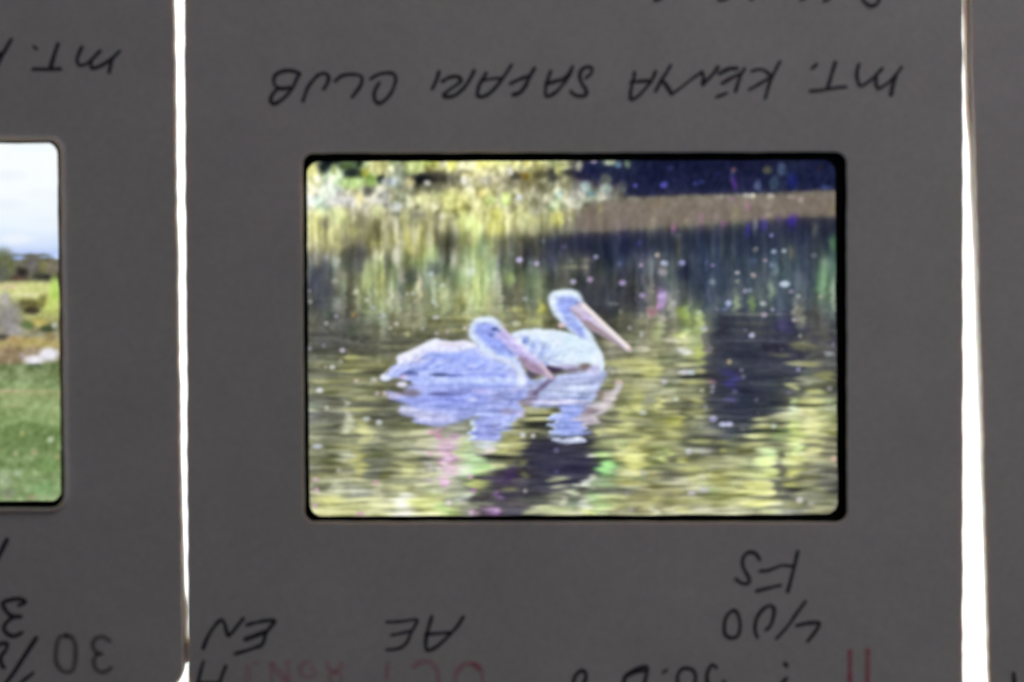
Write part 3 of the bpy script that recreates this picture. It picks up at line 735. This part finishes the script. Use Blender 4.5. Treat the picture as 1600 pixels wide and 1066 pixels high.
def paint_blank(step):
    """the third picture lies outside the photograph: a soft sky over ground"""
    c = Canvas(1690, 190, 2600, 830, step, 5)
    for k, (a, b) in enumerate(((225, 110), (235, 120), (250, 80))):
        c.a[..., k] = a + (b - a) * np.clip((c.Y - 480 + 8 * c.noise(40, 20)) / 40, 0, 1)
    return c

# ---------------------------------------------------------------- light table
def box(x0, y0, z0, x1, y1, z1):
    v = [(x0, y0, z0), (x1, y0, z0), (x1, y1, z0), (x0, y1, z0), (x0, y0, z1), (x1, y0, z1), (x1, y1, z1), (x0, y1, z1)]
    return v, [(0, 3, 2, 1), (4, 5, 6, 7), (0, 1, 5, 4), (1, 2, 6, 5), (2, 3, 7, 6), (3, 0, 4, 7)]


table = thing('light_table', 'glowing white light table showing in the gaps between the slides', 'light table', (0, 0, -.012))
table['org'] = (0, 0, -.012)
v, f = box(-.12, -.09, -.004, .12, .09, -.00005)
mesh('diffuser', v, f, DIFF, table)
v, f = [], []
for q in ((-.13, -.10, .13, -.0902), (-.13, .0902, .13, .10), (-.13, -.09, -.1202, .09), (.1202, -.09, .13, .09)):
    bv, bf = box(q[0], q[1], -.012, q[2], q[3], -.0006)
    f += [tuple(i + len(v) for i in t) for t in bf]
    v += bv
bv, bf = box(-.1199, -.0899, -.012, .1199, .0899, -.0045)
f += [tuple(i + len(v) for i in t) for t in bf]
v += bv
mesh('housing', v, f, SHELL, table)


# ---------------------------------------------------------------- slides
RNG = np.random.RandomState(3)
NE, NC = 150, 12


def quad_loop(c, R):
    """rounded quadrilateral through four picture-space corners (clockwise from top left): points, outward normals, fraction along side, side"""
    c = np.array(c, float)
    pts, nor, meta = [], [], []
    for i in range(4):
        p, q, r = c[i], c[(i + 1) % 4], c[(i + 2) % 4]
        d = (q - p) / np.linalg.norm(q - p)
        e = (r - q) / np.linalg.norm(r - q)
        n, n2 = np.array([d[1], -d[0]]), np.array([e[1], -e[0]])
        L = np.linalg.norm(q - p)
        for k in range(NE):
            s = R + (L - 2 * R) * k / NE
            pts.append(p + d * s)
            nor.append(n)
            meta.append((i, s / L))
        cen = q - d * R + e * R
        for k in range(NC):
            a = (math.pi / 2) * k / NC
            m = n * math.cos(a) + n2 * math.sin(a)
            pts.append(cen + m * R)
            nor.append(m)
            meta.append((i, 1.0))
    return np.array(pts), np.array(nor), meta


def rough(n, amp, sig):
    r = RNG.standard_normal(n)
    k = np.exp(-np.arange(-12, 13) ** 2 / (2 * sig * sig))
    r = np.convolve(np.take(r, np.arange(-12, n + 12), mode='wrap'), k, 'valid')
    return amp * r / r.std()


def shell(name, loops, mat, parent, edges=(), walls=()):
    """closed ring-shaped body from successive loops (each n x 3), last joined to first"""
    n = len(loops[0])
    v = np.vstack(loops)
    f = []
    for a in range(len(loops)):
        b = (a + 1) % len(loops)
        for i in range(n):
            j = (i + 1) % n
            f.append((a * n + i, a * n + j, b * n + j, b * n + i))
    o = mesh(name, v, f, mat, parent)
    for a in edges:
        for i in range(n):
            o.data.polygons[a * n + i].material_index = 1
    for a in walls:
        for i in range(n):
            o.data.polygons[a * n + i].material_index = 2
    return o


def lift(pts, z, zref=T):
    """picture points taken on the plane zref, set at height z"""
    P = np.array([at(x, y, zref) for x, y in pts])
    P[:, 2] = z
    return P


Z0, Z1, Z2 = .00002, .00069, .00071        # back board, film slot, front board


def build_slide(label, outer, R, hole, RH, rim, back_shift):
    xs, ys, _ = at(*np.mean(np.array(outer), axis=0))
    root = thing('photo_slide', label, 'photo slide', (xs, ys, 0), 'slides laid side by side on the light table')
    root['org'] = (xs, ys, 0)
    po, no, meta = quad_loop(outer, R)
    ph, nh, _ = quad_loop(hole, RH)
    n = len(po)
    # front board: worn cut edge, stamped opening
    je = rough(n, .42, 1.1) + rough(n, .12, 4)
    front = po + no * je[:, None]
    jh = rough(n, .25, 2)
    inner = ph + nh * jh[:, None]
    e = .00004 / PIX
    shell('front_card', [lift(front, Z2), lift(front, T - .00004), lift(front - no * e, T),
                         lift(inner + nh * (rim[0] + 1.0), T), lift(inner + nh * rim[0] * .45, T + rim[1]), lift(inner, T + rim[1] * .8), lift(inner, Z2)], [CARD, EDGE, WALL], root, (0, 1), (5, 6))
    # back board: same outline, its edge pushed out a hair where the photograph shows it
    sh = np.array([back_shift(i, s) for i, s in meta])
    jb = rough(n, .4, 1.5)
    back = po + no * (sh + jb)[:, None]
    mid = po + no * (sh * .55 + je * .5)[:, None]
    big = ph + nh * 6
    shell('back_card', [lift(back, Z0), lift(back, (Z0 + Z1) / 2), lift(mid, Z1), lift(big, Z1), lift(big, Z0)], [CARD, EDGE, WALL], root, (0, 1), (3,))
    return root


def film(root, hole, picture, RP, canvas, label):
    """black film edge with the picture set in it"""
    po, no, _ = quad_loop(hole, 18)
    pp, npp, _ = quad_loop(picture, RP)
    zt, zb = Z2 - .000002, Z1 + .000004
    out = lift(po + no * 26, zt)
    jp = rough(len(pp), .35, 2.5)
    pin = np.array([at(x, y, zt) for x, y in pp + npp * jp[:, None]])
    o2, p2 = out.copy(), pin.copy()
    o2[:, 2] = zb
    p2[:, 2] = zb
    fl = shell('film', [o2, out, pin, p2], BLACK, root)
    z = zb + .000004
    nx, ny = len(canvas.x), len(canvas.y)
    X, Y = canvas.X.ravel(), canvas.Y.ravel()
    k = PIX * (CAM_Z - z) / CAM_D
    org = np.array(root['org'])
    V = np.stack([(X - 800) * k, -(Y - 533) * k, np.full_like(X, z)], 1) - org
    I = np.arange(nx * ny).reshape(ny, nx)
    Q = np.stack([I[1:, :-1], I[1:, 1:], I[:-1, 1:], I[:-1, :-1]], -1).reshape(-1, 4)
    me = bpy.data.meshes.new('picture')
    me.vertices.add(len(V))
    me.vertices.foreach_set('co', V.ravel())
    me.loops.add(Q.size)
    me.loops.foreach_set('vertex_index', Q.ravel())
    me.polygons.add(len(Q))
    me.polygons.foreach_set('loop_start', np.arange(0, Q.size, 4))
    me.polygons.foreach_set('loop_total', np.full(len(Q), 4))
    me.update()
    col = np.ones((nx * ny, 4), np.float32)
    col[:, :3] = np.clip(lin(canvas.a.reshape(-1, 3)) / LAMP / .98, 0, 1)
    at_ = me.color_attributes.new('dye', 'FLOAT_COLOR', 'POINT')
    at_.data.foreach_set('color', col.ravel())
    me.materials.append(FILM)
    o = bpy.data.objects.new('picture', me)
    COL.objects.link(o)
    o.parent = fl
    o['label'] = label
    return fl


# ---------------------------------------------------------------- pen strokes and stamps
LAYER = [0]


def ribbons(name, label, strokes, mat, root):
    """strokes: (points, width) in picture units; flat round-ended ribbons lying on the front board"""
    V, F = [], []
    for pts, wd in strokes:
        LAYER[0] += 1
        z0 = T + .000012 + .0000012 * (LAYER[0] % 40)
        p = smooth(pts, 7, False) if len(pts) > 2 else np.array([np.array(pts[0]) * (1 - t) + np.array(pts[1]) * t for t in np.linspace(0, 1, 9)], float)
        d = np.gradient(p, axis=0)
        d /= np.linalg.norm(d, axis=1)[:, None] + 1e-9
        wob = 1 + rough(len(p), .07, 3) if len(p) > 6 else np.ones(len(p))
        h = wd / 2 * np.clip(wob, .75, 1.3)
        # rounded ends
        P = [p[0] - d[0] * h[0] * math.sin(a) for a in (1.45, 1.0, .5)] + list(p) + [p[-1] + d[-1] * h[-1] * math.sin(a) for a in (.5, 1.0, 1.45)]
        D = [d[0]] * 3 + list(d) + [d[-1]] * 3
        H = [h[0] * math.cos(a) for a in (1.45, 1.0, .5)] + list(h) + [h[-1] * math.cos(a) for a in (.5, 1.0, 1.45)]
        b = len(V)
        for i, (q, dd, hh) in enumerate(zip(P, D, H)):
            nn = np.array([-dd[1], dd[0]])
            for s in (1, -1):
                x, y, _ = at(*(q + nn * hh * s))
                V.append((x, y, z0 + i * 1.5e-8))
        for i in range(len(P) - 1):
            F.append((b + 2 * i, b + 2 * i + 1, b + 2 * i + 3, b + 2 * i + 2))
    o = mesh(name, V, F, mat, root)
    o['label'] = label
    return o


def tr(x0, y0, s, L, wd):
    return [([(x0 + u * s, y0 + v * s) for u, v in st], wd) for st in L]


# ---------------------------------------------------------------- the slide in the middle
HOLE_C = [(472.5, 239.5), (1322.5, 237.5), (1324, 815.5), (475.5, 815.5)]
centre = build_slide('slide of two pelicans swimming on a pond, middle of the three mounts', [(286.3, -88), (1505.5, -88), (1505.5, 1137), (293.6, 1137)], 40,
                     HOLE_C, 18, (1.5, -.00002), lambda i, s: 0)
film(centre, HOLE_C, [(479.5, 253), (1304.5, 250), (1308.5, 803.5), (484, 806.5)], 19, paint_pelicans(1.6), 'colour transparency of two white pelicans on a pond')

W = 6.0
club = tr(400, 80, .15, [
    [(455, 235), (420, 300), (380, 385), (320, 460), (250, 520), (185, 550), (155, 525), (165, 465), (215, 405), (290, 385)],
    [(455, 235), (400, 212), (330, 203), (255, 218), (198, 255), (185, 315), (210, 370), (290, 392), (345, 378)],
    [(490, 520), (510, 460), (540, 380), (590, 310), (650, 250), (710, 232), (750, 255), (755, 300), (735, 350), (705, 395)],
    [(825, 315), (880, 265), (950, 245), (1030, 243), (1090, 260), (1105, 300), (1085, 365), (1040, 430), (1000, 480)],
    [(1195, 290), (1260, 250), (1340, 228), (1420, 232), (1455, 275), (1445, 350), (1405, 440), (1350, 505), (1285, 545), (1240, 510), (1232, 440), (1255, 380), (1285, 330)]], W)
safari = tr(660, 80, .175, [
    [(148, 185), (130, 250), (90, 335)],
    [(462, 175), (425, 250), (370, 330), (290, 395), (205, 410), (195, 385), (250, 340), (310, 300), (345, 270)],
    [(345, 262), (330, 235), (290, 225), (230, 240), (180, 270)],
    [(795, 125), (750, 195), (700, 265), (640, 340), (570, 395), (505, 408), (492, 370), (510, 300), (545, 240), (570, 195)],
    [(530, 268), (600, 250), (700, 240)],
    [(1000, 155), (960, 225), (920, 310), (870, 370), (810, 390)], [(790, 290), (860, 255), (940, 225)],
    [(1340, 140), (1310, 215), (1260, 290), (1200, 360), (1120, 405), (1100, 380), (1105, 310), (1125, 240), (1145, 180)],
    [(1105, 290), (1170, 275), (1260, 245), (1330, 175)],
    [(1460, 240), (1510, 195), (1510, 150), (1470, 140), (1420, 170), (1405, 230), (1425, 290), (1460, 340), (1465, 385), (1420, 402), (1360, 390), (1325, 360)]], W)
kenya = tr(970, 80, .1625, [
    [(335, 195), (300, 280), (245, 350), (170, 430), (105, 465), (92, 420), (105, 340), (125, 260), (132, 205)], [(100, 300), (180, 290), (270, 285)],
    [(480, 140), (430, 220), (385, 290), (335, 385)], [(400, 285), (440, 330), (488, 410)],
    [(490, 415), (580, 350), (680, 270), (780, 200)], [(780, 200), (795, 250), (790, 315)], [(790, 320), (850, 260), (900, 205), (935, 155)],
    [(1190, 170), (1150, 240), (1105, 385)], [(950, 215), (1040, 170), (1120, 165)], [(975, 310), (1060, 260), (1150, 215)], [(920, 440), (1020, 405)],
    [(1530, 100), (1480, 200), (1430, 310), (1390, 455)], [(1260, 190), (1340, 175), (1400, 195), (1450, 245)], [(1440, 250), (1340, 310), (1235, 370)]], W - .4)
mount_t = tr(1240, 80, .11875, [
    [(300, 178), (250, 222)], [(550, 150), (500, 310), (450, 480)], [(220, 525), (350, 515), (480, 495), (600, 475), (690, 470)],
    [(860, 175), (835, 270), (840, 370), (880, 455), (960, 420), (1050, 350), (1165, 230)], [(1090, 320), (1085, 410), (1110, 490), (1180, 460), (1270, 395), (1350, 310), (1420, 210)],
    [(1340, 340), (1310, 440), (1285, 570)]], W - .4)
ribbons('handwriting', 'black handwriting MT. KENYA SAFARI CLUB, upside down', club + safari + kenya + mount_t, INK, centre)
ribbons('handwriting', 'tails of a black handwritten line cut by the top of the picture',
        tr(920, 0, .3125, [[(1370, -60), (1368, -20), (1380, 10), (1410, 30), (1440, 20), (1455, -10), (1458, -50)], [(1178, 6), (1205, -10), (1230, -50)],
                           [(655, -2), (690, -10), (720, -40)], [(335, -2), (360, -12), (380, -40)], [(1060, -2), (1085, -14)], [(810, -1), (830, -16)]], W), INK, centre)
ribbons('handwriting', 'black handwritten letters EN, upside down', tr(300, 950, .10884, [
    [(160, 580), (220, 430), (310, 280), (390, 190), (435, 175), (470, 240), (500, 350), (525, 400), (580, 350), (650, 260), (735, 155)],
    [(790, 245), (900, 215), (1050, 185), (1185, 185), (1130, 270), (1060, 370), (1030, 480), (985, 540), (880, 580), (760, 620), (620, 655)],
    [(770, 450), (880, 410), (1050, 345)]], W + .3), INK, centre)
ribbons('handwriting', 'black handwritten letter cut by the lower edge below EN', tr(300, 950, .10884, [
    [(165, 770), (130, 890), (85, 1080), (60, 1200)], [(485, 840), (440, 950), (400, 1080), (370, 1200)], [(110, 1075), (400, 1068)]], W + .3), INK, centre)
ribbons('handwriting', 'black handwritten letters AE, upside down', tr(580, 940, .13125, [
    [(185, 245), (330, 240), (540, 215), (520, 290), (470, 380), (430, 480), (360, 545), (270, 570), (185, 575)], [(245, 400), (340, 380), (470, 350)],
    [(1095, 185), (1030, 290), (950, 380), (860, 470), (760, 550), (670, 580), (650, 510), (660, 400), (690, 290), (720, 180)], [(650, 390), (780, 380), (920, 370)]], W), INK, centre)
ribbons('handwriting', 'black handwritten 400 F5, upside down', tr(1110, 850, .15, [
    [(515, 165), (480, 110), (430, 85), (370, 105), (335, 170), (345, 250), (385, 320), (410, 380), (375, 415), (320, 405), (265, 365)],
    [(910, 80), (880, 210), (845, 350), (805, 495)], [(520, 285), (620, 270), (740, 225), (860, 230)], [(480, 490), (600, 460), (730, 430)],
    [(235, 690), (170, 750), (145, 850), (155, 940), (215, 980), (285, 955), (310, 870), (300, 770), (270, 705), (240, 690)],
    [(490, 970), (465, 900), (475, 800), (520, 710), (590, 650), (640, 645), (665, 690), (655, 770), (625, 850), (580, 895)],
    [(990, 600), (900, 720), (810, 850), (690, 985)], [(900, 850), (1010, 825), (1120, 820), (1130, 850), (1080, 930), (1015, 1010)]], W - .2), INK, centre)
ribbons('handwriting', 'black handwritten figures cut by the lower edge', tr(870, 1000, .175, [
    [(140, 420), (150, 370), (170, 315), (215, 275), (255, 290), (260, 340), (235, 400)],
    [(600, 420), (610, 330), (680, 275), (760, 240), (810, 240), (800, 310), (780, 400)], [(620, 325), (700, 285), (790, 270)], [(985, 265), (950, 290)],
    [(1100, 440), (1080, 380), (1080, 320), (1110, 265), (1160, 250), (1215, 270), (1240, 320), (1230, 420)],
    [(1425, 245), (1390, 220), (1355, 265), (1340, 330), (1355, 420)], [(1490, 372), (1500, 400)]], W)
    + tr(1150, 990, .15625, [[(488, 300), (510, 322)], [(505, 450), (455, 500), (440, 560)]], W), INK, centre)
ribbons('stamped_number', 'red stamped number 11', tr(1150, 990, .15625, [[(1140, 178), (1140, 560)], [(1315, 168), (1315, 560)]], 8), RED, centre)
ribbons('date_stamp', 'faded pink date stamp OCT, cut by the lower edge', tr(580, 940, .13125, [
    [(195, 725), (188, 900)],
    [(505, 775), (570, 728), (650, 708), (730, 735), (785, 810), (800, 900), (795, 1040)],
    [(1000, 1000), (1010, 900), (1030, 820), (1090, 755), (1170, 735), (1245, 750), (1300, 810), (1330, 900), (1330, 1000)], [(1235, 752), (1290, 790)]], 8.5), PINK, centre)
ribbons('date_stamp', 'palest pink rest of the date stamp, almost gone', tr(360, 1000, .15, [
    [(185, 295), (180, 480)], [(235, 240), (280, 240)], [(430, 250), (430, 480)], [(600, 240), (600, 480)], [(445, 260), (590, 440)],
    [(820, 225), (750, 255), (725, 320), (760, 380), (850, 385), (885, 340), (850, 290)],
    [(1015, 245), (1025, 300), (1090, 325), (1150, 290), (1155, 245)], [(1080, 335), (1040, 380), (1045, 460)], [(1100, 335), (1150, 370), (1150, 460)]], 9), PALE, centre)

# ---------------------------------------------------------------- the slide at the left edge
HOLE_L = [(-748, 221), (94.2, 220.2), (100.5, 793.5), (-742, 796)]
left = build_slide('slide with a sunny meadow, trees and bright sky, cut by the left picture edge', [(-955, -140), (270.3, -140), (287, 1083), (-940, 1083)], 40,
                   HOLE_L, 20, (7.5, .00028), lambda i, s: float(np.interp(s, [0, .6, .70, .75, .81, .86, .90, .93, .94, .965, .972, 1], [-5, -5, -3, -1, .5, 1.4, 2.2, 2.8, 5.2, 5.2, 3.5, 0])) if i == 1 else 0)
film(left, HOLE_L, [(-744, 224.5), (89.5, 224), (95.3, 783), (-738, 786)], 17, paint_meadow(2.2), 'colour transparency of a meadow with trees under a bright sky')
ribbons('handwriting', 'black handwriting MT. K running out of the picture, upside down', tr(0, 40, .13125, [
    [(135, 165), (75, 270), (15, 380), (-40, 500)], [(0, 330), (-90, 420), (-200, 500)], [(402, 248), (440, 283)], [(690, 225), (650, 340), (605, 490)], [(395, 520), (550, 520), (720, 518)],
    [(975, 260), (930, 360), (920, 430), (955, 475), (1030, 455), (1100, 400), (1190, 305)], [(1090, 420), (1085, 490), (1115, 510), (1200, 480), (1280, 430), (1350, 380), (1425, 305)],
    [(1340, 400), (1315, 480), (1300, 560)]], W), INK, left)
ribbons('handwriting', 'black handwritten figures and slashes at the lower left edge', tr(0, 830, .2215, [
    [(50, 60), (-12, 185), (-50, 260)], [(135, 522), (180, 500), (140, 478), (60, 488), (20, 515), (50, 570), (90, 600), (145, 602)], [(95, 608), (50, 640), (28, 685), (60, 730), (110, 738), (155, 715)],
    [(-20, 800), (50, 790), (40, 840), (5, 890), (12, 940), (30, 962)], [(255, 755), (180, 870), (110, 980), (40, 1075), (10, 1120)], [(235, 1000), (155, 1062), (140, 1090)]], W + .8), INK, left)
ribbons('stamped_number', 'faint grey stamped number 30, upside down', tr(0, 830, .2215, [
    [(465, 735), (420, 752), (398, 830), (400, 930), (450, 990), (510, 982), (533, 900), (533, 810), (510, 755), (470, 735)],
    [(775, 775), (730, 745), (675, 760), (655, 810), (680, 855), (718, 866)], [(690, 868), (662, 910), (680, 972), (730, 995), (785, 965)]], 7.5), FAINT, left)

# ---------------------------------------------------------------- the slide at the right edge
HOLE_R = [(1711, 232), (2559, 206), (2575, 780), (1727, 808)]
right = build_slide('slide mount of which only a narrow blank strip shows at the right picture edge', [(1513.6, -105), (2738, -140), (2770, 1085), (1546.2, 1120)], 40,
                    HOLE_R, 18, (1.5, -.00002), lambda i, s: float(np.interp(1 - s, [0, .086, .15, .19, .22, .25, .28, .34, .44, .6, 1], [5.0, 5.2, 6.6, 7.2, 6.8, 5.6, 4.2, 2.6, 1.3, .3, -4])) if i == 3 else 0)
film(right, HOLE_R, [(1716, 240), (2550, 214), (2565, 772), (1732, 800)], 16, paint_blank(8), 'pale colour transparency')
ribbons('handwriting', 'black pen stroke at the bottom of the strip', tr(1520, 980, .0806, [[(790, 895), (800, 1080), (780, 1300)]], 6.5), INK, right)
